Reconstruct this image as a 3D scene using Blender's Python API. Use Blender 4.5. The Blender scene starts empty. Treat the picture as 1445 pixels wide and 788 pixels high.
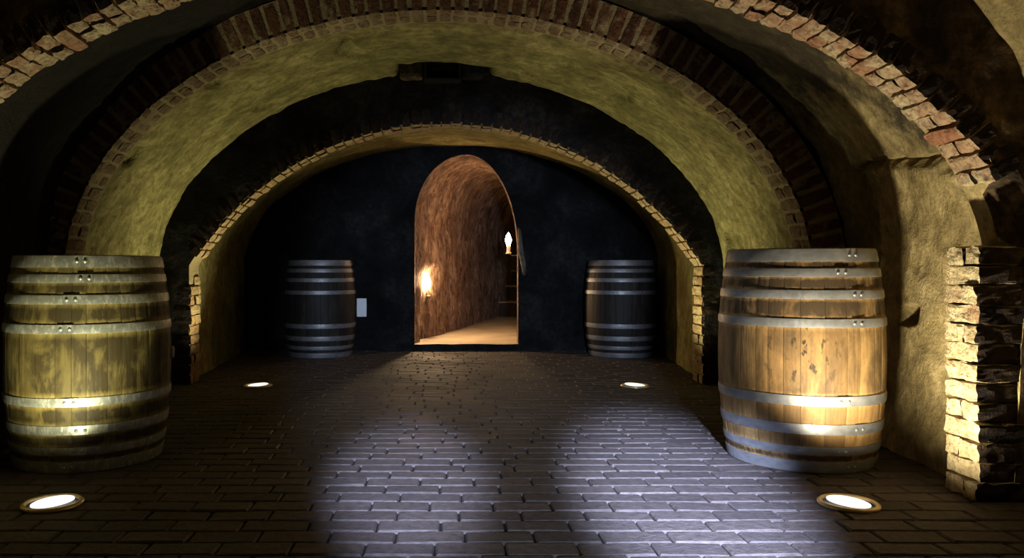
import bpy, bmesh, math, random
from mathutils import Vector, Matrix, noise as mnoise
random.seed(7)
PI = math.pi
S = bpy.context.scene
COL = S.collection
F = 1100.0; EYE = 0.86; CXV = 630.0; HY = 380.0      # focal length in pixels, eye height, vanishing point

# ------------------------------------------------------------------ helpers
def R(d): return math.radians(d)
def n3(x, y, z, s=1.0, o=0.0):
    return mnoise.noise(Vector((x*s + o, y*s + o*1.7, z*s - o*.6)))
def fbm(x, y, z, s=1.0, o=0.0):
    return n3(x, y, z, s, o)*.6 + n3(x, y, z, s*2.3, o+7)*.28 + n3(x, y, z, s*5.1, o+19)*.14
def sm(a, b, v):
    if a == b: return 1.0 if v > a else 0.0
    t = max(0.0, min(1.0, (v-a)/(b-a))); return t*t*(3-2*t)

def link_mesh(name, verts, faces, mats, parent=None, smooth=True, fm=None):
    me = bpy.data.meshes.new(name)
    me.from_pydata([tuple(v) for v in verts], [], faces)
    if not isinstance(mats, (list, tuple)): mats = [mats]
    for m in mats: me.materials.append(m)
    if fm: me.polygons.foreach_set('material_index', fm)
    if smooth: me.polygons.foreach_set('use_smooth', [True]*len(me.polygons))
    me.update()
    o = bpy.data.objects.new(name, me); COL.objects.link(o)
    if parent: o.parent = parent
    return o

class MB:
    def __init__(s): s.v = []; s.f = []; s.m = []
    def grid(s, rows, mi=0, close=False, flip=False):
        b = len(s.v); n = len(rows[0])
        for r in rows: s.v.extend(r)
        for j in range(len(rows)-1):
            for i in range(n if close else n-1):
                k = (i+1) % n
                q = (b+j*n+i, b+j*n+k, b+(j+1)*n+k, b+(j+1)*n+i)
                s.f.append(q[::-1] if flip else q); s.m.append(mi)
    def poly(s, pts, mi=0):
        b = len(s.v); s.v.extend(pts); s.f.append(tuple(range(b, b+len(pts)))); s.m.append(mi)
    def lathe(s, prof, n=48, mi=0, M=None, closed=False):
        rows = []
        pr = list(prof) + ([prof[0]] if closed else [])
        for (r, z) in pr:
            rows.append([Vector((r*math.cos(2*PI*i/n), r*math.sin(2*PI*i/n), z)) for i in range(n)])
        if M: rows = [[M @ p for p in r] for r in rows]
        s.grid(rows, mi, close=True)
    def box(s, c, ex, ey, ez, mi=0, nsub=1, jit=0, seed=0, ch=0):
        """box with centre c and half-axis vectors, faces subdivided and roughened"""
        c = Vector(c); ex = Vector(ex); ey = Vector(ey); ez = Vector(ez)
        L = (ex.length, ey.length, ez.length)
        cache = {}
        n = nsub
        def vid(i, j, k):
            key = (i, j, k)
            if key in cache: return cache[key]
            a, b2, d = 2*i/n-1, 2*j/n-1, 2*k/n-1
            e = [a, b2, d]
            if ch:
                # ease edges and corners in
                on = [abs(q) > .999 for q in e]
                if sum(on) >= 2:
                    for w in range(3):
                        if on[w]: e[w] *= 1 - ch/L[w]*(.5 if sum(on) == 2 else .8)
            p = c + ex*e[0] + ey*e[1] + ez*e[2]
            if jit:
                q = p*31 + Vector((seed*3.3, seed, -seed))
                p = p + mnoise.noise_vector(q)*jit + mnoise.noise_vector(q*2.9)*jit*.5
            s.v.append(p); cache[key] = len(s.v)-1; return cache[key]
        for a in range(n):
            for b2 in range(n):
                for sgn in (0, n):
                    q = [(sgn, a, b2), (sgn, a+1, b2), (sgn, a+1, b2+1), (sgn, a, b2+1)]
                    for w in range(3):
                        t = [tuple(x[(z - w) % 3] for z in range(3)) for x in q]
                        ids = [vid(*x) for x in t]
                        s.f.append(tuple(ids if sgn else ids[::-1])); s.m.append(mi)
    def tube(s, pts, rad, n=10, mi=0):
        rows = []
        for i, p in enumerate(pts):
            p = Vector(p)
            d = (Vector(pts[min(i+1, len(pts)-1)]) - Vector(pts[max(i-1, 0)])).normalized()
            u = d.orthogonal().normalized(); w = d.cross(u)
            r = rad[i] if isinstance(rad, (list, tuple)) else rad
            rows.append([p + (u*math.cos(2*PI*k/n) + w*math.sin(2*PI*k/n))*r for k in range(n)])
        s.grid(rows, mi, close=True)
        s.poly(rows[0][::-1], mi); s.poly(rows[-1], mi)
    def build(s, name, mats, parent=None, smooth=True):
        return link_mesh(name, s.v, s.f, mats, parent, smooth, s.m)

def autosmooth(o, deg=35):
    me = o.data
    bm = bmesh.new(); bm.from_mesh(me)
    bmesh.ops.recalc_face_normals(bm, faces=bm.faces)
    for e in bm.edges:
        if len(e.link_faces) == 2 and e.calc_face_angle(0) > R(deg): e.smooth = False
    for f in bm.faces: f.smooth = True
    bm.to_mesh(me); bm.free()
    return o

def thing(name, label, cat, loc=(0, 0, 0), rotz=0, group=None):
    o = bpy.data.objects.new(name, None); COL.objects.link(o)
    o.location = loc; o.rotation_euler = (0, 0, rotz); o.empty_display_size = .1
    o['label'] = label; o['category'] = cat
    if group: o['group'] = group
    return o
def tag(o, label, cat, group=None):
    o['label'] = label; o['category'] = cat
    if group: o['group'] = group
    return o
def struct(o): o['kind'] = 'structure'; return o

# ------------------------------------------------------------------ materials
class NT:
    def __init__(s, name):
        s.mat = bpy.data.materials.new(name); s.mat.use_nodes = True
        s.t = s.mat.node_tree; s.t.nodes.clear()
        s.out = s.n('ShaderNodeOutputMaterial'); s.b = s.n('ShaderNodeBsdfPrincipled')
        s.l(s.b.outputs[0], s.out.inputs[0])
        s.co = s.n('ShaderNodeTexCoord').outputs['Object']
    def n(s, t, **k):
        nd = s.t.nodes.new(t)
        for a, b in k.items(): setattr(nd, a, b)
        return nd
    def l(s, a, b): s.t.links.new(a, b)
    def mapped(s, sc=(1, 1, 1), loc=(0, 0, 0), rnd=False):
        m = s.n('ShaderNodeMapping'); m.inputs['Scale'].default_value = sc; m.inputs['Location'].default_value = loc
        s.l(s.co, m.inputs[0])
        if rnd:
            oi = s.n('ShaderNodeObjectInfo'); v = s.n('ShaderNodeVectorMath', operation='SCALE')
            cb = s.n('ShaderNodeCombineXYZ')
            for i in range(3): s.l(oi.outputs['Random'], cb.inputs[i])
            s.l(cb.outputs[0], v.inputs[0]); v.inputs['Scale'].default_value = 23.0
            a = s.n('ShaderNodeVectorMath', operation='ADD'); s.l(m.outputs[0], a.inputs[0]); s.l(v.outputs[0], a.inputs[1])
            return a.outputs[0]
        return m.outputs[0]
    def noise(s, scale, detail=4, rough=.55, vec=None, dist=0):
        nd = s.n('ShaderNodeTexNoise'); nd.inputs['Scale'].default_value = scale
        nd.inputs['Detail'].default_value = detail; nd.inputs['Roughness'].default_value = rough
        nd.inputs['Distortion'].default_value = dist
        s.l(vec or s.co, nd.inputs['Vector']); return nd.outputs['Fac']
    def ramp(s, fac, stops, interp='LINEAR'):
        nd = s.n('ShaderNodeValToRGB'); cr = nd.color_ramp; cr.interpolation = interp
        stops = [(p, (c, c, c) if isinstance(c, (int, float)) else c) for p, c in stops]
        cr.elements[0].position = stops[0][0]; cr.elements[0].color = (*stops[0][1], 1)
        cr.elements[1].position = stops[-1][0]; cr.elements[1].color = (*stops[-1][1], 1)
        for p, c in stops[1:-1]:
            e = cr.elements.new(p); e.color = (*c, 1)
        s.l(fac, nd.inputs[0]); return nd.outputs[0]
    def mix(s, fac, a, b, mode='MIX'):
        nd = s.n('ShaderNodeMix', data_type='RGBA', blend_type=mode)
        for k, v in ((0, fac), (6, a), (7, b)):
            if isinstance(v, (int, float)): nd.inputs[k].default_value = v
            elif isinstance(v, tuple): nd.inputs[k].default_value = (*v, 1)
            else: s.l(v, nd.inputs[k])
        return nd.outputs[2]
    def math(s, op, a, b=0.0, c=None):
        nd = s.n('ShaderNodeMath', operation=op)
        for k, v in ((0, a), (1, b)) + (((2, c),) if c is not None else ()):
            if isinstance(v, (int, float)): nd.inputs[k].default_value = v
            else: s.l(v, nd.inputs[k])
        return nd.outputs[0]
    def island(s): return s.n('ShaderNodeNewGeometry').outputs['Random Per Island']
    def bump(s, h, strength=.5, dist=.02):
        nd = s.n('ShaderNodeBump'); nd.inputs['Strength'].default_value = strength; nd.inputs['Distance'].default_value = dist
        s.l(h, nd.inputs['Height']); s.l(nd.outputs[0], s.b.inputs['Normal'])
    def setc(s, c, rough=.8, metal=0.0, spec=.3):
        for k, v in (('Base Color', c), ('Roughness', rough), ('Metallic', metal), ('Specular IOR Level', spec)):
            if isinstance(v, (int, float)): s.b.inputs[k].default_value = v
            elif isinstance(v, tuple): s.b.inputs[k].default_value = (*v, 1)
            else: s.l(v, s.b.inputs[k])
        return s.mat

def mat_plaster(name, c1, c2, c3, bs=.55, dark_stops=None):
    t = NT(name)
    a = t.noise(3.2, 6, .6); b = t.noise(17, 6, .65); g = t.noise(60, 4, .6)
    st = t.noise(6, 6, .7, t.mapped((.6, 1.6, 1.0)), 1.2)
    a = t.math('ADD', t.math('MULTIPLY', a, .6), t.math('MULTIPLY', st, .4))
    col = t.ramp(a, [(.38, c1), (.5, c2), (.62, c3)])
    col = t.mix(t.ramp(b, [(.38, .75), (.6, 0)]), col, tuple(x*.5 for x in c2))
    if dark_stops:                               # darkening put into the colour along x, with a ragged edge
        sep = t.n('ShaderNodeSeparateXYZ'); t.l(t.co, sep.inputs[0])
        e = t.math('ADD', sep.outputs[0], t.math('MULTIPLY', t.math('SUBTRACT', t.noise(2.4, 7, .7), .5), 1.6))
        col = t.mix(t.ramp(t.math('MULTIPLY_ADD', e, .25, .5), dark_stops), col, (.010, .0095, .009))
    vo = t.n('ShaderNodeTexVoronoi', feature='F1'); vo.inputs['Scale'].default_value = 9
    t.l(t.mapped((1, 1, 1)), vo.inputs['Vector'])
    pit = t.ramp(vo.outputs['Distance'], [(.0, 0), (.16, 1)])
    h = t.math('ADD', t.math('MULTIPLY', b, 1.0), t.math('MULTIPLY', g, .35))
    h = t.math('ADD', h, t.math('MULTIPLY', pit, .25))
    t.bump(h, bs, .05)
    return t.setc(col, .95, 0, .1)

def mat_brick(name, cols, wash, wash_amt=.5, bs=.6, dirt=.0):
    t = NT(name)
    r = t.island()
    k = len(cols)
    col = t.ramp(r, [(i/(k-1)*.98+.01, c) for i, c in enumerate(cols)])
    a = t.noise(7, 6, .65); b = t.noise(38, 6, .7); g = t.noise(120, 3)
    col = t.mix(t.ramp(a, [(.58-wash_amt*.25, 0), (.66-wash_amt*.12, 1)]), col, wash)
    col = t.mix(t.ramp(b, [(.36, .7), (.55, 0)]), col, tuple(x*.35 for x in cols[0]))
    h = t.math('ADD', b, t.math('MULTIPLY', g, .3)); h = t.math('ADD', h, t.math('MULTIPLY', a, 1.4))
    t.bump(h, bs, .025)
    return t.setc(col, .92, 0, .12)

def mat_mould(name, c1, c2, c3, sc=4):
    t = NT(name)
    a = t.noise(sc, 7, .65, dist=.6); b = t.noise(26, 6, .65)
    col = t.ramp(a, [(.36, c1), (.52, c2), (.66, c3)])
    col = t.mix(t.ramp(b, [(.4, .6), (.6, 0)]), col, c1)
    t.bump(t.math('ADD', a, t.math('MULTIPLY', b, .6)), .6, .04)
    return t.setc(col, .97, 0, .08)

M_OLIVE = mat_plaster('olive_lime_plaster', (.12, .105, .04), (.28, .24, .09), (.43, .37, .15))
M_TAN = mat_plaster('tan_lime_plaster', (.17, .13, .055), (.31, .24, .105), (.42, .33, .16))
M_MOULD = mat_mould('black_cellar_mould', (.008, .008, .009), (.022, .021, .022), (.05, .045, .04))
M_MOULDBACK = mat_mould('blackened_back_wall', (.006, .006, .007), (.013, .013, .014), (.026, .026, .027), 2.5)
M_MOULDBROWN = mat_mould('sooty_brown_masonry', (.02, .015, .010), (.09, .062, .036), (.20, .135, .075), 5)
M_PASS = None
M_TANDARK = mat_plaster('darkened_tan_plaster', (.16, .12, .05), (.30, .23, .10), (.42, .33, .16), .55, [(.28, .97), (.36, .9), (.70, .85), (.93, .85), (1.0, 0)])  # tan colour darkened to near-black everywhere but the right side
def mk_pass():
    t = NT('terracotta_passage_plaster')
    v = t.mapped((1, 1, .55))
    a = t.noise(4, 7, .7, v); b = t.noise(16, 6, .7, v, 1.0); g = t.noise(55, 4)
    col = t.ramp(a, [(.3, (.11, .06, .035)), (.5, (.32, .19, .12)), (.7, (.60, .41, .27))])
    col = t.mix(t.ramp(b, [(.36, .8), (.56, 0)]), col, (.045, .022, .014))
    t.bump(t.math('ADD', t.math('MULTIPLY', b, 1.2), t.math('MULTIPLY', g, .4)), .8, .06)
    return t.setc(col, .85, 0, .2)
M_PASS = mk_pass()
def mk_passfloor():
    t = NT('worn_sandstone_floor')
    a = t.noise(3, 6); b = t.noise(22, 5)
    col = t.ramp(a, [(.3, (.46, .36, .25)), (.7, (.64, .53, .38))])
    t.bump(b, .35, .02)
    return t.setc(col, .7, 0, .3)
M_PFLOOR = mk_passfloor()
M_BRICK_NEAR = mat_brick('limewashed_brick', [(.30, .14, .075), (.36, .21, .12), (.40, .28, .16), (.34, .24, .15)], (.46, .38, .22), .45, .8)
M_BRICK_JAMB = mat_brick('lime_crusted_brick', [(.40, .29, .16), (.46, .36, .19), (.36, .22, .12)], (.56, .46, .26), .85, .9)
M_BRICK_MID = mat_brick('red_vault_brick', [(.13, .055, .032), (.17, .08, .045), (.20, .11, .06), (.10, .05, .032)], (.40, .31, .17), .2, .7)
M_BRICK_FAR = mat_brick('sandy_vault_brick', [(.34, .19, .09), (.42, .29, .14), (.38, .25, .13)], (.45, .36, .19), .5, .8)
M_BRICK_BAND = mat_brick('tan_rendered_arch_brick', [(.20, .135, .07), (.24, .17, .09), (.18, .11, .06)], (.30, .235, .13), .6, .7)
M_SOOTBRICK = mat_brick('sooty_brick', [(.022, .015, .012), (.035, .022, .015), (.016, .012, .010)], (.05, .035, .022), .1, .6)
def mk_mortar(n, c):
    t = NT(n); b = t.noise(45, 5, .7); a = t.noise(6, 4)
    col = t.mix(a, tuple(x*.6 for x in c), c)
    t.bump(b, .9, .03); return t.setc(col, .95, 0, .1)
M_MORTAR = mk_mortar('pale_lime_mortar', (.42, .33, .17))
M_MORTAR_D = mk_mortar('dull_lime_mortar', (.50, .39, .21))

def mk_floor():
    t = NT('dark_clay_paver')
    r = t.island()
    col = t.ramp(r, [(.0, (.066, .055, .052)), (.35, (.082, .068, .064)), (.7, (.10, .082, .075)), (1.0, (.078, .068, .066))])
    a = t.noise(2.2, 5); b = t.noise(30, 6, .65); v = t.mapped((1, 3, 1)); g = t.noise(50, 4, .6, v)
    col = t.mix(t.ramp(b, [(.35, .6), (.6, 0)]), col, (.035, .026, .024))
    t.bump(t.math('ADD', b, t.math('MULTIPLY', g, .7)), .55, .012)
    rough = t.ramp(a, [(.3, .62), (.7, .8)])
    return t.setc(col, rough, 0, .2)
M_FLOOR = mk_floor()
M_JOINT = mk_mortar('dark_floor_joint', (.03, .024, .02))

def mk_wood(name, c_dark, c_mid, c_light, bands, spots=False, H=.95, bandcol=None):
    t = NT(name)
    r = t.island()
    vg = t.mapped((1, 1, .07), rnd=True)
    grain = t.noise(70, 5, .6, vg); vb = t.mapped((1, 1, .45), rnd=True)
    blot = t.noise(9, 6, .65, vb, .4); fine = t.noise(35, 5, .7, t.mapped((1, 1, .6), rnd=True))
    col = t.ramp(r, [(0, tuple(x*.6 for x in c_mid)), (.3, tuple(.5*(a+b) for a, b in zip(c_mid, c_light))), (.65, c_light), (1, c_mid)])
    col = t.mix(t.ramp(grain, [(.35, .55), (.6, 0)]), col, tuple(x*.55 for x in c_mid))
    # grime with patchy outlines; cleaner wood beside each hoop
    sep = t.n('ShaderNodeSeparateXYZ'); t.l(t.co, sep.inputs[0])
    z = t.math('DIVIDE', sep.outputs[2], H)
    z = t.math('ADD', z, t.math('MULTIPLY', t.math('SUBTRACT', fine, .5), .02))
    bnd = t.ramp(z, bands)
    grime = t.ramp(blot, [(.36, 1), (.62, .0)])
    g = t.math('MULTIPLY', t.math('ADD', grime, .42), bnd); 
    g = t.math('MINIMUM', t.math('ADD', g, t.math('MULTIPLY', t.math('SUBTRACT', fine, .5), .35)), 1.0)
    g = t.math('MAXIMUM', g, 0.0)
    col = t.mix(g, col, c_dark)
    if spots:
        sp = t.noise(30, 3, .6, t.mapped((1, 1, .55), (3, 1, 2)))
        vd = t.n('ShaderNodeVectorMath', operation='DISTANCE'); t.l(t.co, vd.inputs[0])
        vd.inputs[1].default_value = (-.13, -.33, .50)
        near = t.ramp(vd.outputs['Value'], [(.05, 1), (.24, 0)])
        m = t.math('MULTIPLY', t.ramp(sp, [(.56, 0), (.62, 1)]), near)
        col = t.mix(m, col, (.03, .022, .012))
    t.bump(t.math('ADD', grain, t.math('MULTIPLY', fine, .5)), .35, .008)
    return t.setc(col, .62, 0, .25)

def mk_metal(name, c, rough, drips=False):
    t = NT(name)
    a = t.noise(14, 5, .6, t.mapped((1, 1, 2), rnd=True)); b = t.noise(60, 4, .7, t.mapped((1, 1, .4), rnd=True))
    col = t.ramp(a, [(.3, tuple(x*.6 for x in c)), (.7, c)])
    if drips:
        col = t.mix(t.ramp(b, [(.5, 0), (.62, .75)]), col, (.75, .75, .66))
    rr = t.ramp(b, [(.3, rough), (.7, min(1, rough+.2))])
    t.bump(b, .15, .004)
    return t.setc(col, rr, .65, .5)
M_HOOP = mk_metal('galvanised_hoop_steel', (.40, .41, .42), .40)
M_HOOP_OLD = mk_metal('stained_hoop_steel', (.50, .53, .47), .38, True)
M_HOOP_DIM = mk_metal('dull_hoop_steel', (.27, .28, .31), .42)
M_RIM = mk_metal('brass_lamp_rim', (.80, .62, .32), .25)
def plain(n, c, rough=.6, metal=0, spec=.3, e=None, es=0):
    t = NT(n); a = t.noise(30, 3); col = t.mix(a, tuple(x*.85 for x in c), c)
    t.setc(col, rough, metal, spec)
    if e: t.b.inputs['Emission Color'].default_value = (*e, 1); t.b.inputs['Emission Strength'].default_value = es
    return t.mat
M_DARKMETAL = plain('blackened_metal', (.03, .03, .03), .5, .6)
M_LENS = plain('lit_lamp_glass', (.9, .9, .85), .2, 0, .5, (1.0, .97, .88), 1.15)
M_BULB = plain('lit_candle_bulb', (.9, .8, .6), .3, 0, .5, (1.0, .66, .34), 230)
M_BULB2 = plain('lit_bright_candle_bulb', (.9, .8, .6), .3, 0, .5, (1.0, .66, .34), 850)
M_SLEEVE = plain('cream_candle_sleeve', (.75, .62, .42), .5)
M_SIGN = plain('pale_sign_board', (.80, .86, .95), .6)
M_BUNG = plain('grey_bung', (.45, .43, .38), .6)
M_RISER = mk_mortar('shaded_step_riser', (.06, .045, .035))  # shade on the blocks below the treads is put into this colour
M_STEP = mk_mortar('worn_stone_step', (.40, .31, .21))

# ------------------------------------------------------------------ arch profiles
N1, N2 = 16, 96
class Prof:
    """a barrel-vault section: leaning jambs to height z0, then an elliptical (or circular) arch"""
    def __init__(s, a, z0, b, cx=0, af=None, circ=None, zb=0.0):
        s.a, s.z0, s.b, s.cx, s.zb = a, z0, b, cx, zb
        s.af = af if af is not None else a; s.circ = circ
    def arch(s, u):                      # u 0..1 from left spring to right spring
        if s.circ:
            Rr, zc = s.circ; ha = math.asin(s.a/Rr); th = -ha + 2*ha*u
            return (s.cx + Rr*math.sin(th), zc + Rr*math.cos(th))
        ph = PI*(1-u)
        return (s.cx + s.a*math.cos(ph), s.z0 + s.b*math.sin(ph))
    def pts(s, n1=N1, n2=N2):
        L = []
        for i in range(n1):
            k = i/n1; L.append((s.cx - (s.af + (s.a-s.af)*k), s.zb + (s.z0-s.zb)*k))
        for i in range(n2+1): L.append(s.arch(i/n2))
        for i in range(n1-1, -1, -1):
            k = i/n1; L.append((s.cx + (s.af + (s.a-s.af)*k), s.zb + (s.z0-s.zb)*k))
        return L
def normals(L):
    out = []
    for i in range(len(L)):
        p, q = L[max(i-1, 0)], L[min(i+1, len(L)-1)]
        tx, tz = q[0]-p[0], q[1]-p[1]; l = math.hypot(tx, tz) or 1
        out.append((tz/l, -tx/l))        # towards the inside of the arch
    return out
def lerpP(p, q, k):
    f = lambda a, b: a+(b-a)*k
    return Prof(f(p.a, q.a), f(p.z0, q.z0), f(p.b, q.b), f(p.cx, q.cx), f(p.af, q.af), None, f(p.zb, q.zb))

def vault(name, p0, p1, y0, y1, ny, mat, amp=.03, fs=1.6, seed=0, extra=None, n1=N1, n2=N2):
    rows = []
    for j in range(ny+1):
        y = y0 + (y1-y0)*j/ny
        L = lerpP(p0, p1, j/ny).pts(n1, n2); Nn = normals(L); row = []
        for (x, z), (nx, nz) in zip(L, Nn):
            d = fbm(x, y, z, fs, seed)*amp + n3(x, y, z, 14, seed)*amp*.12
            if extra: d += extra(x, y, z)
            row.append(Vector((x + nx*d, y, z + nz*d)))
        rows.append(row)
    b = MB(); b.grid(rows)
    return struct(b.build(name, mat))

def arch_wall(name, pin, pout, y0, y1, nr, mats, amp=.02, seed=0, push=None, back=True, fs=3.0):
    """transverse wall pierced by an arch: front face, soffit, back face. mats = [face, soffit]"""
    A = pin.pts(); B = pout.pts(); b = MB()
    def face(y, fl, am):
        rows = []
        for k in range(nr+1):
            u = (k/nr)**1.25; row = []
            for (ax, az), (bx, bz) in zip(A, B):
                x, z = ax+(bx-ax)*u, az+(bz-az)*u
                d = fbm(x, y, z, fs, seed)*am*(.12 + .88*sm(.06, .40, u))
                if push: d += push(x, z, u) if not fl else 0
                row.append(Vector((x, y+d, z)))
            rows.append(row)
        b.grid(rows, 0, flip=fl); return rows
    fr = face(y0, False, amp)
    bk = face(y1, True, amp*.3)
    ns = 6; rows = []
    for s_ in range(ns+1):
        k = s_/ns
        rows.append([p + (q-p)*k for p, q in zip(fr[0], bk[0])])
    for s_ in range(1, ns):
        for v, (nx, nz) in zip(rows[s_], normals(A)):
            d = fbm(v.x, v.y, v.z, 5, seed+3)*.012; v.x += nx*d; v.z += nz*d
    b.grid(rows, 1, flip=True)
    return struct(b.build(name, mats))

def arc_table(P, n=1500):
    pts = [P.arch(i/n) for i in range(n+1)]
    s = [0]
    for i in range(n): s.append(s[-1] + math.hypot(pts[i+1][0]-pts[i][0], pts[i+1][1]-pts[i][1]))
    def at(d):
        import bisect
        i = max(0, min(n-1, bisect.bisect_right(s, d)-1)); k = (d-s[i])/(s[i+1]-s[i])
        p = [pts[i][w]+(pts[i+1][w]-pts[i][w])*k for w in (0, 1)]
        tx, tz = pts[i+1][0]-pts[i][0], pts[i+1][1]-pts[i][1]; l = math.hypot(tx, tz)
        return p, (tx/l, tz/l), (tz/l, -tx/l)
    return s[-1], at

def ring(name, P, y0, y1, depth, step, mat, zmin=None, jamb=None, gap=.008, proud=.012, jit=.006, nsub=3, skip=None, rows_y=2, seed=0, course=None, front=None, mortar=None, fproud=None):
    """voussoir bricks round an arch (and, for jambs, courses down to the floor), one structural mesh"""
    b = MB(); tot, at = arc_table(P); n = int(round(tot/step)); st = tot/n
    rnd = random.Random(seed); w = y1-y0
    fproud = proud if fproud is None else fproud
    for i in range(n):
        p, t, nn = at((i+.5)*st)
        if zmin is not None and p[1] < zmin: continue
        cut = [0, 1] if rows_y == 1 else ([0, .5+rnd.uniform(-.05, .05), 1] if i % 2 else [0, 1] if rnd.random() < .3 else [0, .36+rnd.uniform(-.05, .05), 1])
        for a0, a1 in zip(cut[:-1], cut[1:]):
            if skip and skip(p[0], p[1], a0): continue
            dz = rnd.uniform(-.4, 1)*proud; fw = (rnd.uniform(0, 1)*fproud if a0 == 0 else 0)
            hy = (a1-a0)*w/2 - gap/2 + fw/2; yc = y0 + (a0+a1)/2*w - fw/2
            hd = (depth+dz)/2
            c = (p[0] - nn[0]*(hd-dz), yc, p[1] - nn[1]*(hd-dz))
            ht = st/2 - gap/2*rnd.uniform(.6, 1.6)
            rot = rnd.uniform(-.03, .03); ct, sn = math.cos(rot), math.sin(rot)
            tt = (t[0]*ct - t[1]*sn, t[0]*sn + t[1]*ct); n2 = (tt[1], -tt[0])
            b.box(c, (tt[0]*ht, 0, tt[1]*ht), (0, hy, 0), (n2[0]*hd, 0, n2[1]*hd), 0, nsub, jit, rnd.random()*50, .006)
    if jamb:
        zt, side_x = jamb
        ch = course or st; m = int(round(zt/ch)); ch = zt/m
        for sx in (-1, 1):
            for k in range(m):
                z = (k+.5)*ch
                cut = [0, 1] if k % 2 else [0, .42+rnd.uniform(-.06, .06), 1]
                for a0, a1 in zip(cut[:-1], cut[1:]):
                    if skip and skip(sx*side_x, z, a0): continue
                    dx = rnd.uniform(-.4, 1)*proud; fw = (rnd.uniform(0, 1)*fproud if a0 == 0 else 0)
                    hy = (a1-a0)*w/2 - gap/2 + fw/2; yc = y0 + (a0+a1)/2*w - fw/2
                    hd = (depth+dx)/2
                    b.box((P.cx + sx*(side_x+hd-dx), yc, z), (0, 0, ch/2-gap/2*rnd.uniform(.5, 1.5)), (0, hy, 0), (-sx*hd, 0, 0), 0, nsub, jit, rnd.random()*50, .006)
    if mortar:
        rows = []
        for k in (0.10, .5, 1.0):
            row = []
            for i in range(161):
                p, t, nn = at(tot*i/160)
                if zmin is None or p[1] >= zmin: row.append(Vector((p[0]-nn[0]*depth*k, y0+gap*.5+.004, p[1]-nn[1]*depth*k)))
            rows.append(row)
        b.grid(rows, 2)
    return struct(front_faces(b.build(name, [mat, front or mat, mortar or mat], smooth=False)))

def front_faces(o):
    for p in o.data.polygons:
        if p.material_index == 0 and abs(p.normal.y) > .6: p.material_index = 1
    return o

# ------------------------------------------------------------------ the vaulted cellar
YA, YA2, YB, YB2, YC, YC2, YW = 5.80, 6.02, 4.30, 4.52, 2.87, 3.06, 8.20
P_ringA = Prof(1.90, .88, 0, 0, None, (2.23, -.29))
P_slabA = Prof(1.915, .89, 0, 0, None, (2.245, -.285))
P_ringB = Prof(2.06, .80, 1.485, -.045)
P_slabB = Prof(2.066, .80, 1.491, -.045)
P_ringC = Prof(2.12, .80, 1.26)
P_slabC = Prof(2.135, .82, 1.262, 0, 2.085)
P_vA0 = Prof(1.96, .88, 1.16); P_vA1 = Prof(2.18, .88, 1.285, .05)
P_vB = Prof(2.10, .80, 1.515, -.04, 2.12)
P_vC0 = Prof(2.16, .82, 1.42, 0, 2.06); P_vC1 = Prof(2.20, .90, 1.60, 0, 2.15)
P_vD = Prof(2.30, .80, 1.90, 0, 2.25)

def grow(p, d): return Prof(p.a+d, p.z0, p.b+d, p.cx, p.af+d, None, p.zb)

def dents(x, y, z):                       # trowel ridges and lost flakes in the plaster
    d = .012*abs(n3(x, y, z, 7, 51)) + .006*n3(x, y*1.6, z, 19, 52)
    k = n3(x, y*.7, z, 4.2, 57)
    return d - .03*sm(.42, .55, k)
def pocket(x, y, z):                      # hollow in the crown of the middle vault at its end wall
    if z < 1.6: return dents(x, y, z)
    e = 1 - sm(.26, .37, abs(x+.015))
    return -.16*e*sm(5.46, 5.60, y) + dents(x, y, z)
vault('ceiling', P_vB, P_vB, 4.46, 5.84, 80, M_OLIVE, .035, 1.6, 3, pocket, 50, 260)
vault('ceiling.001', P_vA0, P_vA1, 5.97, 8.26, 40, M_OLIVE, .03, 1.5, 8)
def cracks(x, y, z):
    if x < 1.2: return 0
    d = 0
    # long horizontal crack
    zc = 1.345 + .03*n3(y, 0, 0, 9, 4) + .05*(y-3.6)
    d -= .06*(1 - sm(.006, .022, abs(z-zc)))*sm(3.05, 3.15, y)*(1-sm(3.9, 4.0, y))
    # square putlog hole
    d -= .14*(1 - sm(.03, .045, abs(z-.645+.02*n3(y, z, 0, 12))))*(1 - sm(.07, .09, abs(y-3.62)))
    d -= .06*(1 - sm(.02, .06, math.hypot(z-1.19, y-3.14)))
    d -= .05*(1 - sm(.02, .06, math.hypot(z-1.30, y-3.2)))
    d += .012*n3(x, y, z, 9, 2)
    return d
vault('ceiling.002', P_vC0, P_vC1, 2.97, 4.34, 110, M_TANDARK, .04, 2.0, 12, cracks, 80, 300)
vault('ceiling.003', P_vD, P_vD, -2.4, 2.90, 90, M_TAN, .05, 1.6, 21)

def pushC(x, z, u):                        # spalled stretch between the arch's end and the pier below it
    d = .008*n3(x, 0, z, 11, 6)
    rag = .03*n3(0, 0, z, 22, 3)
    if x > 0: d += .13*sm(.93, .96, z)*(1-sm(1.17, 1.20, z))*(1-sm(.05, .11, u*.6 + rag))
    # rubble relief on the face
    d += .012*n3(x, 0, z, 8, 31)
    return d
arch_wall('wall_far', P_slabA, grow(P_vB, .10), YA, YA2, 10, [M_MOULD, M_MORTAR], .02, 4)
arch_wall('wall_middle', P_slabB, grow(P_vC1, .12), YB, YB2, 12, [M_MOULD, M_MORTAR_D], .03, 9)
arch_wall('wall_near', P_slabC, grow(P_vD, .14), YC, YC2+.03, 14, [M_MOULDBROWN, M_TAN], .02, 14, pushC)

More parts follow.
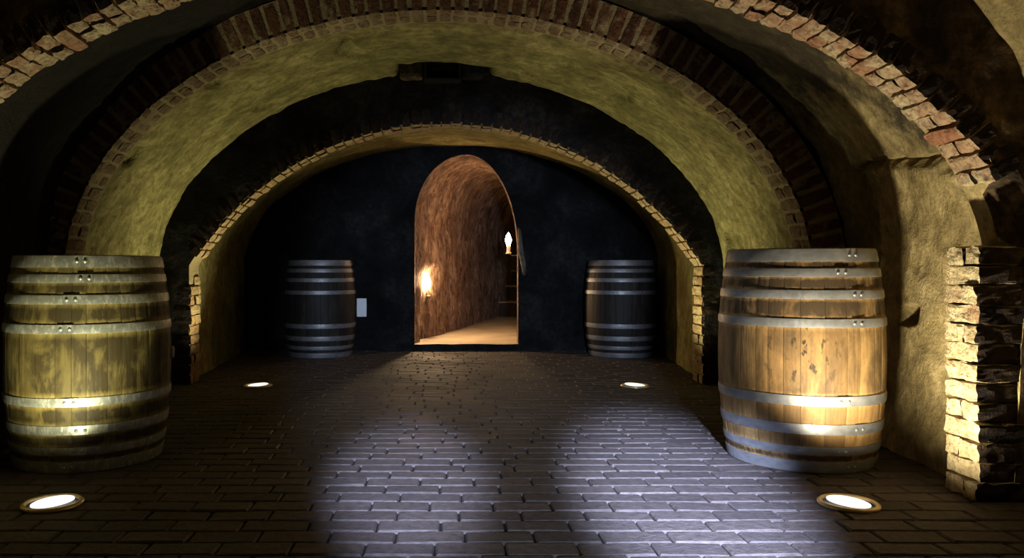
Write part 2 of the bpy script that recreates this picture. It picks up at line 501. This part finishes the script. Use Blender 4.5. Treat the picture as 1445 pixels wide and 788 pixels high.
def skipA(x, z, a0): return x < 0 and .765 < z < .93 and a0 == 0
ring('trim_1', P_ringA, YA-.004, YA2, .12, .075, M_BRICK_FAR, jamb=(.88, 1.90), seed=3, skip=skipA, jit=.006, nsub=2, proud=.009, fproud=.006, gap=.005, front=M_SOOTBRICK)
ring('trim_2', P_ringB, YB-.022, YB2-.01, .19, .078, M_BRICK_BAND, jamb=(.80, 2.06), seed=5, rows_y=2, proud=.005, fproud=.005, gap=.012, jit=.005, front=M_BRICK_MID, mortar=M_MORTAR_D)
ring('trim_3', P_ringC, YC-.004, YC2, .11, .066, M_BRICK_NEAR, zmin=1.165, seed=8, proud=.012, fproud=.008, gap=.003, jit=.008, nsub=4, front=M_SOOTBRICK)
# brick piers under the near arch
def piers():
    b = MB(); rnd = random.Random(4)
    zt = .946; m = 13; ch = zt/m
    for sx in (-1, 1):
        for k in range(m):
            z = (k+.5)*ch
            cut = [0, 1] if k % 2 else [0, .45+rnd.uniform(-.1, .1), 1]
            for a0, a1 in zip(cut[:-1], cut[1:]):
                dx = rnd.uniform(-.4, 1)*.012; fw = rnd.uniform(-.5, 1)*.010
                w = YC2-YC; hy = (a1-a0)*w/2-.002; yc = YC+(a0+a1)/2*w
                if a0 == 0: hy += fw/2; yc -= fw/2
                hd = .085
                b.box((sx*(1.957+hd-dx), yc, z), (0, 0, ch/2-.002), (0, hy, 0), (-sx*hd, 0, 0), 0, 5, .009, rnd.random()*40, .004)
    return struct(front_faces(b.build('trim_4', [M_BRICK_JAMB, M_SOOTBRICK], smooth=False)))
piers()

# back wall with the round-headed doorway, passage behind it
class DoorProf(Prof):
    def pts(s, n1=N1, n2=N2):
        zl, zr, top = 1.36, 1.02, 2.065; L = []; cx, a = .21, .545
        for i in range(n1): L.append((cx-a, zl*i/n1))
        for i in range(n2+1):
            ph = PI*(1-i/n2); c, q = math.cos(ph), math.sin(ph)
            z0 = zl if c < 0 else zr
            L.append((cx + a*(abs(c)**1.02)*(1 if c > 0 else -1), z0 + (top-z0)*q**.98))
        for i in range(n1-1, -1, -1): L.append((cx+a, zr*i/n1))
        return L
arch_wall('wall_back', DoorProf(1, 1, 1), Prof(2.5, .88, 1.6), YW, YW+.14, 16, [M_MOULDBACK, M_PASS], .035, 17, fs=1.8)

PL = [(-.335, 8.30), (-.30, 8.55), (-.17, 9.1), (.03, 9.8), (.34, 11.0), (.66, 12.2), (1.00, 13.3), (1.6, 14.6), (2.4, 15.6)]
PR = [(.755, 8.30), (.86, 8.55), (.93, 9.1), (1.05, 9.8), (1.32, 11.0), (1.72, 12.2), (2.15, 13.0), (2.8, 14.0), (3.5, 14.6)]
def catmull(P, n):
    out = []
    for i in range(len(P)-1):
        p0, p1, p2, p3 = P[max(i-1, 0)], P[i], P[i+1], P[min(i+2, len(P)-1)]
        for k in range(n):
            t = k/n
            out.append(tuple(.5*((2*p1[w]) + (-p0[w]+p2[w])*t + (2*p0[w]-5*p1[w]+4*p2[w]-p3[w])*t*t + (-p0[w]+3*p1[w]-3*p2[w]+p3[w])*t**3) for w in (0, 1)))
    out.append(P[-1]); return out
def passage():
    Ls, Rs = catmull(PL, 9), catmull(PR, 9); rows = []
    nj, na = 26, 44
    base = DoorProf(1, 1, 1).pts(nj, na)
    for q, (l, r) in enumerate(zip(Ls, Rs)):
        row = []; k = sm(0, 30, q)
        for i, (bx, bz) in enumerate(base):
            f = (bx - (.21-.545))/1.09
            x, y = l[0]+(r[0]-l[0])*f, l[1]+(r[1]-l[1])*f
            z = bz*(1 + .02*k)
            d = (fbm(x, y, z, 2.6, 40)*.085 + fbm(x, y, z, 9, 44)*.03)*min(1, q/3+.15)
            s_ = (1 if f < .5 else -1)*min(1, abs(f-.5)*4)
            row.append(Vector((x + d*s_, y, z - abs(d)*(1-abs(s_)))))
        rows.append(row)
    b = MB(); b.grid(rows)
    b.poly(rows[-1], 0)
    struct(b.build('wall_passage', M_PASS))
    b = MB(); fr = []
    for q, (l, r) in enumerate([((-.345, 8.19), (.765, 8.19)), ((-.345, 8.24), (.765, 8.24))] + list(zip(Ls, Rs))):
        fr.append([Vector((l[0]+(r[0]-l[0])*i/14-(.0 if q < 2 else .06*(1-2*i/14)), l[1]+(r[1]-l[1])*i/14, .07 + .006*n3(l[0]+i*.3, l[1], 0, 2))) for i in range(15)])
    b.grid(fr, 0)
    low = [v.copy() for v in fr[0]]
    for v in low: v.z = -.02
    b.grid([low, [v.copy() for v in fr[0]]], 1)
    struct(b.build('floor.001', [M_PFLOOR, M_MOULDBACK]))
passage()
# broken render standing proud of the doorway's right edge
def flap():
    out = [(.748, 1.30), (.775, 1.285), (.79, 1.22), (.80, 1.12), (.815, 1.02), (.835, .92), (.838, .84), (.825, .79), (.80, .795), (.79, .85), (.775, .93), (.762, 1.0), (.748, 1.04)]
    b = MB(); fr = []
    ys = [(8.19, 1.0), (8.155, .96), (8.12, .72)]
    rows = []
    c = Vector((.78, 0, 1.03))
    for y, k in ys:
        rows.append([Vector((c.x+(x-c.x)*k, y + .012*n3(x, y, z, 15), c.z+(z-c.z)*k)) for x, z in out])
    b.grid(rows, 0, close=True); b.poly(rows[-1], 0); b.poly(rows[0][::-1], 0)
    return struct(b.build('trim_5', mat_plaster('crumbling_grey_render', (.05, .045, .04), (.11, .10, .085), (.17, .15, .12)), smooth=False))
flap()
# end of the cellar behind the viewer
b = MB(); b.grid([[Vector((x, -2.4, z)) for x in (-2.6, 0, 2.6)] for z in (-.05, 1.4, 2.9)], flip=True); struct(b.build('wall_entrance', M_MOULDBROWN))

# brick floor
def floor():
    b = MB(); rnd = random.Random(2)
    bl, bw, g = .225, .108, .007
    y = 1.70; j = 0
    lamps = [(-1.44, 2.85), (1.47, 2.85), (-1.386, 5.73), (1.386, 5.73)]
    while y < 8.2:
        x = -2.5 + (bl/2 if j % 2 else 0) + rnd.uniform(-.02, .02)
        while x < 2.5:
            l = bl*rnd.uniform(.94, 1.05)
            hx, hy = l/2-g/2, bw/2-g/2*rnd.uniform(.7, 1.3)
            cx, cy = x+l/2, y+bw/2
            x += l
            zt = rnd.uniform(-.003, .0); tx, ty = rnd.uniform(-.012, .012), rnd.uniform(-.022, .022); c = .006
            sk = rnd.uniform(-.006, .006)
            base = len(b.v)
            for (kx, ky, dz) in ((1, 1, -.03), (1, 1, -c), (0, 0, 0)):
                for sx, sy in ((-1, -1), (1, -1), (1, 1), (-1, 1)):
                    px = sx*(hx - (0 if kx else c)); py = sy*(hy - (0 if ky else c))
                    b.v.append(Vector((cx+px+rnd.uniform(-.0015, .0015), cy+py+sk*sx, zt + dz + px*tx + py*ty)))
            for r in range(2):
                for k in range(4):
                    k2 = (k+1) % 4
                    b.f.append((base+r*4+k, base+r*4+k2, base+r*4+4+k2, base+r*4+4+k)); b.m.append(0)
            b.f.append((base+8, base+9, base+10, base+11)); b.m.append(0)
        y += bw; j += 1
    b.grid([[Vector((x, yy, -.014)) for x in (-2.6, 0, 2.6)] for yy in (-2.4, 1.7, 8.22)], 1)
    o = struct(b.build('floor', [M_FLOOR, M_JOINT], smooth=False))
floor()

# ------------------------------------------------------------------ barrels
RH, RB = .307, .352
def brad(z, H, d=0):
    k = (z-H/2)/(H/2); return RH + (RB-RH)*(1-abs(k)**2.1) + d
def make_barrel(name, label, loc, H, hoops, m_wood, m_hoop, face, bung_ang=None, group=None, rot=0.0, seed=1, nst=28, rivets=True):
    t = thing(name, label, 'barrel', loc, rot, group)
    rnd = random.Random(seed)
    ws = [rnd.uniform(.7, 1.3) for _ in range(nst)]; tot = sum(ws)
    b = MB(); a = 0; nz = 22; th = .026
    for w in ws:
        da = w/tot*2*PI; gp = .0006/.33
        a0, a1 = a+gp, a+da-gp; a += da
        off = rnd.uniform(-.0007, .0007); rows = []
        for i in range(nz+1):
            z = H*i/nz; r = brad(z, H)+off; row = []
            angs = [a0, a0+(a1-a0)*.08, a0+(a1-a0)*.36, a0+(a1-a0)*.64, a0+(a1-a0)*.92, a1]
            for q, an in enumerate(angs):
                rr = r - (.0010 if q in (0, 5) else 0); row.append(Vector((rr*math.cos(an), rr*math.sin(an), z)))
            for an in (a1, a0):
                row.append(Vector(((r-th)*math.cos(an), (r-th)*math.sin(an), z)))
            rows.append(row)
        b.grid(rows, close=True); b.poly(rows[0][::-1]); b.poly(rows[-1])
    o = b.build('staves', m_wood, t); autosmooth(o, 28)
    for zc, nm in ((H-.038, 'head'), (.03, 'head')):
        b = MB(); n = 7; rr = brad(zc, H)-th+.002
        for k in range(n):
            u0, u1 = -rr+2*rr*k/n+.001, -rr+2*rr*(k+1)/n-.001; top = []; 
            xs = [u0+(u1-u0)*q/6 for q in range(7)]
            up = [(x, math.sqrt(max(0, rr*rr-x*x))) for x in xs]
            ring_ = [(x, -y) for x, y in up] + [(x, y) for x, y in reversed(up)]
            lo = [Vector((x, y, zc-.012)) for x, y in ring_]; hi = [Vector((x, y, zc+.012)) for x, y in ring_]
            b.grid([lo, hi], close=True); b.poly(hi); b.poly(lo[::-1])
        b.build(nm, m_wood, t, smooth=False)
    for hi, (z0, z1) in enumerate(hoops):
        b = MB(); prof = []; thk = .0032; nn = 4
        # the hoop is one bent strip: straight in section, its waist-side edge standing clear of the staves
        ra, rb_ = brad(z0, H, .0012), brad(z1, H, .0012)
        for q in range(nn+1):
            z = z0+(z1-z0)*q/nn; prof.append((max(ra+(rb_-ra)*q/nn, brad(z, H, .0008)), z))
        outer = [(r+thk, z) for r, z in reversed(prof)]
        outer[0] = (outer[0][0]-.001, outer[0][1]-.0006); outer[-1] = (outer[-1][0]-.001, outer[-1][1]+.0006)
        b.lathe(prof+outer, 96, closed=True)
        # the overlapping end of the strip
        an0 = face + R(36) + rnd.uniform(-.12, .12)
        rows = []
        for (r, z) in [(p[0]+thk+.0022, p[1]) for p in prof]:
            rows.append([Vector((r*math.cos(an0+q*.02-.09), r*math.sin(an0+q*.02-.09), z)) for q in range(10)])
        h = None
        b.grid(rows)
        h = b.build('hoop', m_hoop, t); autosmooth(h, 40)
        if rivets:
            for dz in (-.05, .05):
                zc = (z0+z1)/2; an = an0 + dz; r = brad(zc, H, .0012)+thk+.002
                M = Matrix.Translation((r*math.cos(an), r*math.sin(an), zc)) @ Matrix.Rotation(an, 4, 'Z') @ Matrix.Rotation(PI/2, 4, 'Y')
                rb2 = MB(); rb2.lathe([(.0075, 0), (.0072, .0018), (.005, .0035), (.0001, .0042)], 12, M=M)
                rb2.build('rivet', m_hoop, h)
    if bung_ang is not None:
        zc = H*.51; r = brad(zc, H)-.004
        M = Matrix.Translation((r*math.cos(bung_ang), r*math.sin(bung_ang), zc)) @ Matrix.Rotation(bung_ang, 4, 'Z') @ Matrix.Rotation(PI/2, 4, 'Y')
        b = MB(); b.lathe([(.027, -.01), (.029, .006), (.028, .014), (.022, .018), (.0001, .019)], 24, M=M)
        autosmooth(b.build('bung', M_BUNG, t), 40)
    return t

HO_R = [(0.002, .05), (.079, .115), (.166, .211), (.287, .330), (.615, .652), (.735, .772), (.827, .863), (.893, .946)]
HO_L = [(0.002, .05), (.079, .112), (.166, .205), (.285, .322), (.590, .628), (.713, .751), (.803, .838), (.868, .917)]
def bands(hoops, H, mid, edge, wide=.018, top=None):
    st = [(0, edge)]
    for i in range(len(hoops)-1):
        z0, z1 = hoops[i][1]/H, hoops[i+1][0]/H
        w = min(wide, (z1-z0)*.3)
        st += [(z0+.001, edge), (z0+w, mid[i]), (z1-w, mid[i]), (z1-.001, edge)]
    return st[:32]
W_R = mk_wood('golden_oak', (.055, .036, .018), (.29, .165, .06), (.46, .28, .10), bands(HO_R, .95, [1.2, .45, .4, .6, 1.1, 1.3, 1.4], .12), True)
W_L = mk_wood('mossy_oak', (.045, .034, .012), (.19, .145, .042), (.34, .27, .085), bands(HO_L, .92, [1.2, 1.2, 1.2, 1.0, 1.3, 1.0, .5], .0, .03), False, .92)
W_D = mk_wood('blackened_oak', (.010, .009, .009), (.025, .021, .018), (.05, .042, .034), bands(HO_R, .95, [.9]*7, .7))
def face_ang(x, y): return math.atan2(-y, -x)
make_barrel('wine_barrel', 'golden brown oak barrel with eight clean steel hoops beside the lit brick pier', (1.62, 3.58, 0), .95, HO_R, W_R, M_HOOP, face_ang(1.62, 3.58), None, seed=5)
make_barrel('wine_barrel', 'yellow green stained oak barrel with drip marked hoops at the left', (-1.637, 3.58, 0), .92, HO_L, W_L, M_HOOP_OLD, face_ang(-1.637, 3.58)-.8, face_ang(-1.637, 3.58)+1.42, seed=11)
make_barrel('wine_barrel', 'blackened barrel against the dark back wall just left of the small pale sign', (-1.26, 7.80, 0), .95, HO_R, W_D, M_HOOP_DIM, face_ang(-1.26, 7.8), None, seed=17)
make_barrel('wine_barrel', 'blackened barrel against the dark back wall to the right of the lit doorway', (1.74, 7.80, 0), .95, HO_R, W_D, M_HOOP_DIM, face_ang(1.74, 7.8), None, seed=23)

# ------------------------------------------------------------------ recessed floor lamps
def floor_lamp(label, x, y, tilt, power, col, size=132, aim_y=0.0, lean=19):
    t = thing('floor_uplight', label, 'floor lamp', (x, y, 0), 0, None)
    b = MB(); b.lathe([(.088, .001), (.0885, .009), (.092, .0115), (.100, .0115), (.105, .007), (.106, .0)], 64)
    autosmooth(b.build('rim', M_RIM, t), 50)
    b = MB(); b.lathe([(.0001, .0015), (.0885, .0015), (.0885, .007)], 64); b.build('housing', M_DARKMETAL, t)
    Ml = Matrix.Translation((0, 0, .011)) @ Matrix.Rotation(R(tilt), 4, 'Y')
    b = MB(); b.lathe([(.0735, -.004), (.0735, .0), (.066, .003), (.04, .0055), (.0001, .007)], 48, M=Ml)
    autosmooth(b.build('lens', M_LENS, t), 50)
    L = bpy.data.lights.new('uplight_beam', 'SPOT'); L.energy = power; L.color = col
    L.spot_size = R(size); L.spot_blend = .8; L.shadow_soft_size = .035
    lo = bpy.data.objects.new('uplight_beam', L); COL.objects.link(lo); lo.parent = t
    lo.location = (0, 0, .045)
    d = Vector((math.sin(R(lean))*(1 if tilt > 0 else -1), aim_y, math.cos(R(lean))))
    lo.rotation_euler = d.to_track_quat('-Z', 'Y').to_euler()
    return t
floor_lamp('round recessed floor uplight in front of the yellow green barrel', -1.44, 2.85, -5, 66, (1, .94, .60), 138, .12, 16)
floor_lamp('round recessed floor uplight in front of the golden brown barrel', 1.47, 2.85, 5, 128, (1, .88, .64), 138, .12, 22)
floor_lamp('small distant recessed floor uplight by the left foot of the far arch', -1.386, 5.73, -5, 72, (1, .93, .55), 113, 0.0, 14)
floor_lamp('small distant recessed floor uplight by the right foot of the far arch', 1.386, 5.73, 5, 72, (1, .93, .55), 113, 0.0, 14)

# ------------------------------------------------------------------ small things
b = MB(); b.box((0, 0, 0), (.052, 0, 0), (0, .006, 0), (0, 0, .097), 0, 2, 0, 0, .003)
o = b.build('wall_sign', M_SIGN, smooth=False); o.location = (-.888, 8.165, .457)
tag(o, 'small upright pale blue white sign plate on the dark back wall', 'sign')

def vent():
    t = thing('vent_box', 'dark square vent box set in the hollow at the crown of the middle vault', 'vent', (-.028, 5.72, 2.235))
    b = MB(); w, h, fr = .135, .075, .02
    for cx, cz, hx, hz in ((0, fr/2, w, fr/2), (0, 2*h-fr/2, w, fr/2), (-w+fr/2, h, fr/2, h-fr), (w-fr/2, h, fr/2, h-fr)):
        b.box((cx, 0, cz), (hx, 0, 0), (0, .06, 0), (0, 0, hz), 0, 2, .003, 1, .003)
    b.build('frame', M_DARKMETAL, t, smooth=False)
    b = MB()
    rows = [[Vector((-w+fr+(2*w-2*fr)*i/16, .03+.012*n3(i*.4, j*.5, 0, 1.3), fr+(2*h-2*fr)*j/8)) for i in range(17)] for j in range(9)]
    b.grid(rows); b.build('panel', M_MOULDBACK, t)
    for k in (-1, 1):
        b = MB(); b.box((k*(.23 if k < 0 else .215), .02, .082), (.085, 0, 0), (0, .06, 0), (0, 0, .058), 0, 4, .009, k*9+20, .01)
        b.build('side_stone', M_MOULDBROWN if k < 0 else M_MOULD, t, smooth=False)
vent()

def sconce(label, x, y, z, wx, wy, m_bulb):
    """candle lamp: (x, y, z) is the bulb's middle, (wx, wy) where its plate meets the passage wall"""
    t = thing('wall_lamp', label, 'wall lamp', (wx, wy, z-.20), math.atan2(y-wy, x-wx))
    d = math.hypot(x-wx, y-wy)
    b = MB(); M = Matrix.Rotation(PI/2, 4, 'Y'); M.translation = (0, 0, .06)
    b.lathe([(.05, -.03), (.05, .008), (.042, .014), (.0001, .016)], 28, M=M); autosmooth(b.build('backplate', M_DARKMETAL, t))
    b = MB(); b.tube([(0, 0, .06), (d*.35, 0, .03), (d*.75, 0, .025), (d, 0, .05)], .008, 10); b.build('arm', M_DARKMETAL, t)
    b = MB(); b.lathe([(.0001, .045), (.03, .048), (.036, .056), (.028, .060), (.0001, .060)], 24, M=Matrix.Translation((d, 0, 0))); b.build('drip_pan', M_RIM, t)
    b = MB(); b.lathe([(.0001, .058), (.022, .058), (.022, .135), (.018, .140), (.0001, .140)], 24, M=Matrix.Translation((d, 0, 0))); autosmooth(b.build('candle_sleeve', M_SLEEVE, t))
    b = MB(); b.lathe([(.012, .140), (.024, .158), (.034, .185), (.036, .205), (.030, .235), (.019, .262), (.008, .285), (.0001, .295)], 24, M=Matrix.Translation((d, 0, 0))); b.build('bulb', m_bulb, t)
    return t
sconce('lit candle lamp low on the left wall inside the passage', -.215, 8.90, .70, -.27, 8.97, M_BULB2)
sconce('lit candle lamp inside the doorway on the right, above the stone steps', .715, 9.00, 1.19, .90, 9.04, M_BULB)

def steps():
    t = thing('stone_steps', 'dark stone steps rising to the right at the far end of the lit passage', 'steps', (1.1, 12.9, .07))
    for k in range(4):
        b = MB(); y0 = k*.36; ht = .26*(k+1)
        b.box((.35+.12*k, y0+.2, ht/2-.02), (.58, 0, 0), (0, .19, 0), (0, 0, ht/2-.01), 1, 4, .008, k*7, .012)
        b.box((.35+.12*k, y0+.19, ht-.02), (.61, 0, 0), (0, .21, 0), (0, 0, .02), 0, 4, .006, k*5, .01)
        b.build('step', [M_STEP, M_RISER], t, smooth=False)
steps()

# ------------------------------------------------------------------ light from the entrance side, camera
def spot(name, loc, aim, power, size, blend, col, rad=.05):
    L = bpy.data.lights.new(name, 'SPOT'); L.energy = power; L.color = col; L.spot_size = R(size); L.spot_blend = blend; L.shadow_soft_size = rad
    o = bpy.data.objects.new(name, L); COL.objects.link(o); o.location = loc
    o.rotation_euler = (Vector(aim)-Vector(loc)).to_track_quat('-Z', 'Y').to_euler(); return o
COOL = (.56, .66, 1.0)
spot('entrance_spotlight', (.08, -1.5, 1.5), (-.15, 3.15, 0), 6200, 9.2, .95, COOL)
spot('entrance_spotlight', (.27, -1.5, 1.5), (.90, 2.95, 0), 13000, 12.2, .95, COOL)
spot('entrance_daylight', (.25, -2.1, 1.05), (.25, 8.2, .40), 1400, 24, .55, (.66, .78, 1.0), .12)

W = bpy.data.worlds.new('cellar_world'); S.world = W; W.use_nodes = True
W.node_tree.nodes['Background'].inputs[0].default_value = (.01, .01, .012, 1)
W.node_tree.nodes['Background'].inputs[1].default_value = .5

cd = bpy.data.cameras.new('camera'); cam = bpy.data.objects.new('camera', cd); COL.objects.link(cam)
cam.location = (0, 0, EYE); cam.rotation_euler = (PI/2, 0, 0)
cd.sensor_width = 36; cd.lens = 36*F/1445
cd.shift_x = (722.5-CXV)/1445; cd.shift_y = -(394-HY)/1445
cd.clip_start = .05; cd.clip_end = 60
S.camera = cam
S.view_settings.view_transform = 'Standard'; S.view_settings.look = 'None'
S.view_settings.exposure = 0.0; S.view_settings.gamma = 1.0; S.view_settings.use_curve_mapping = False
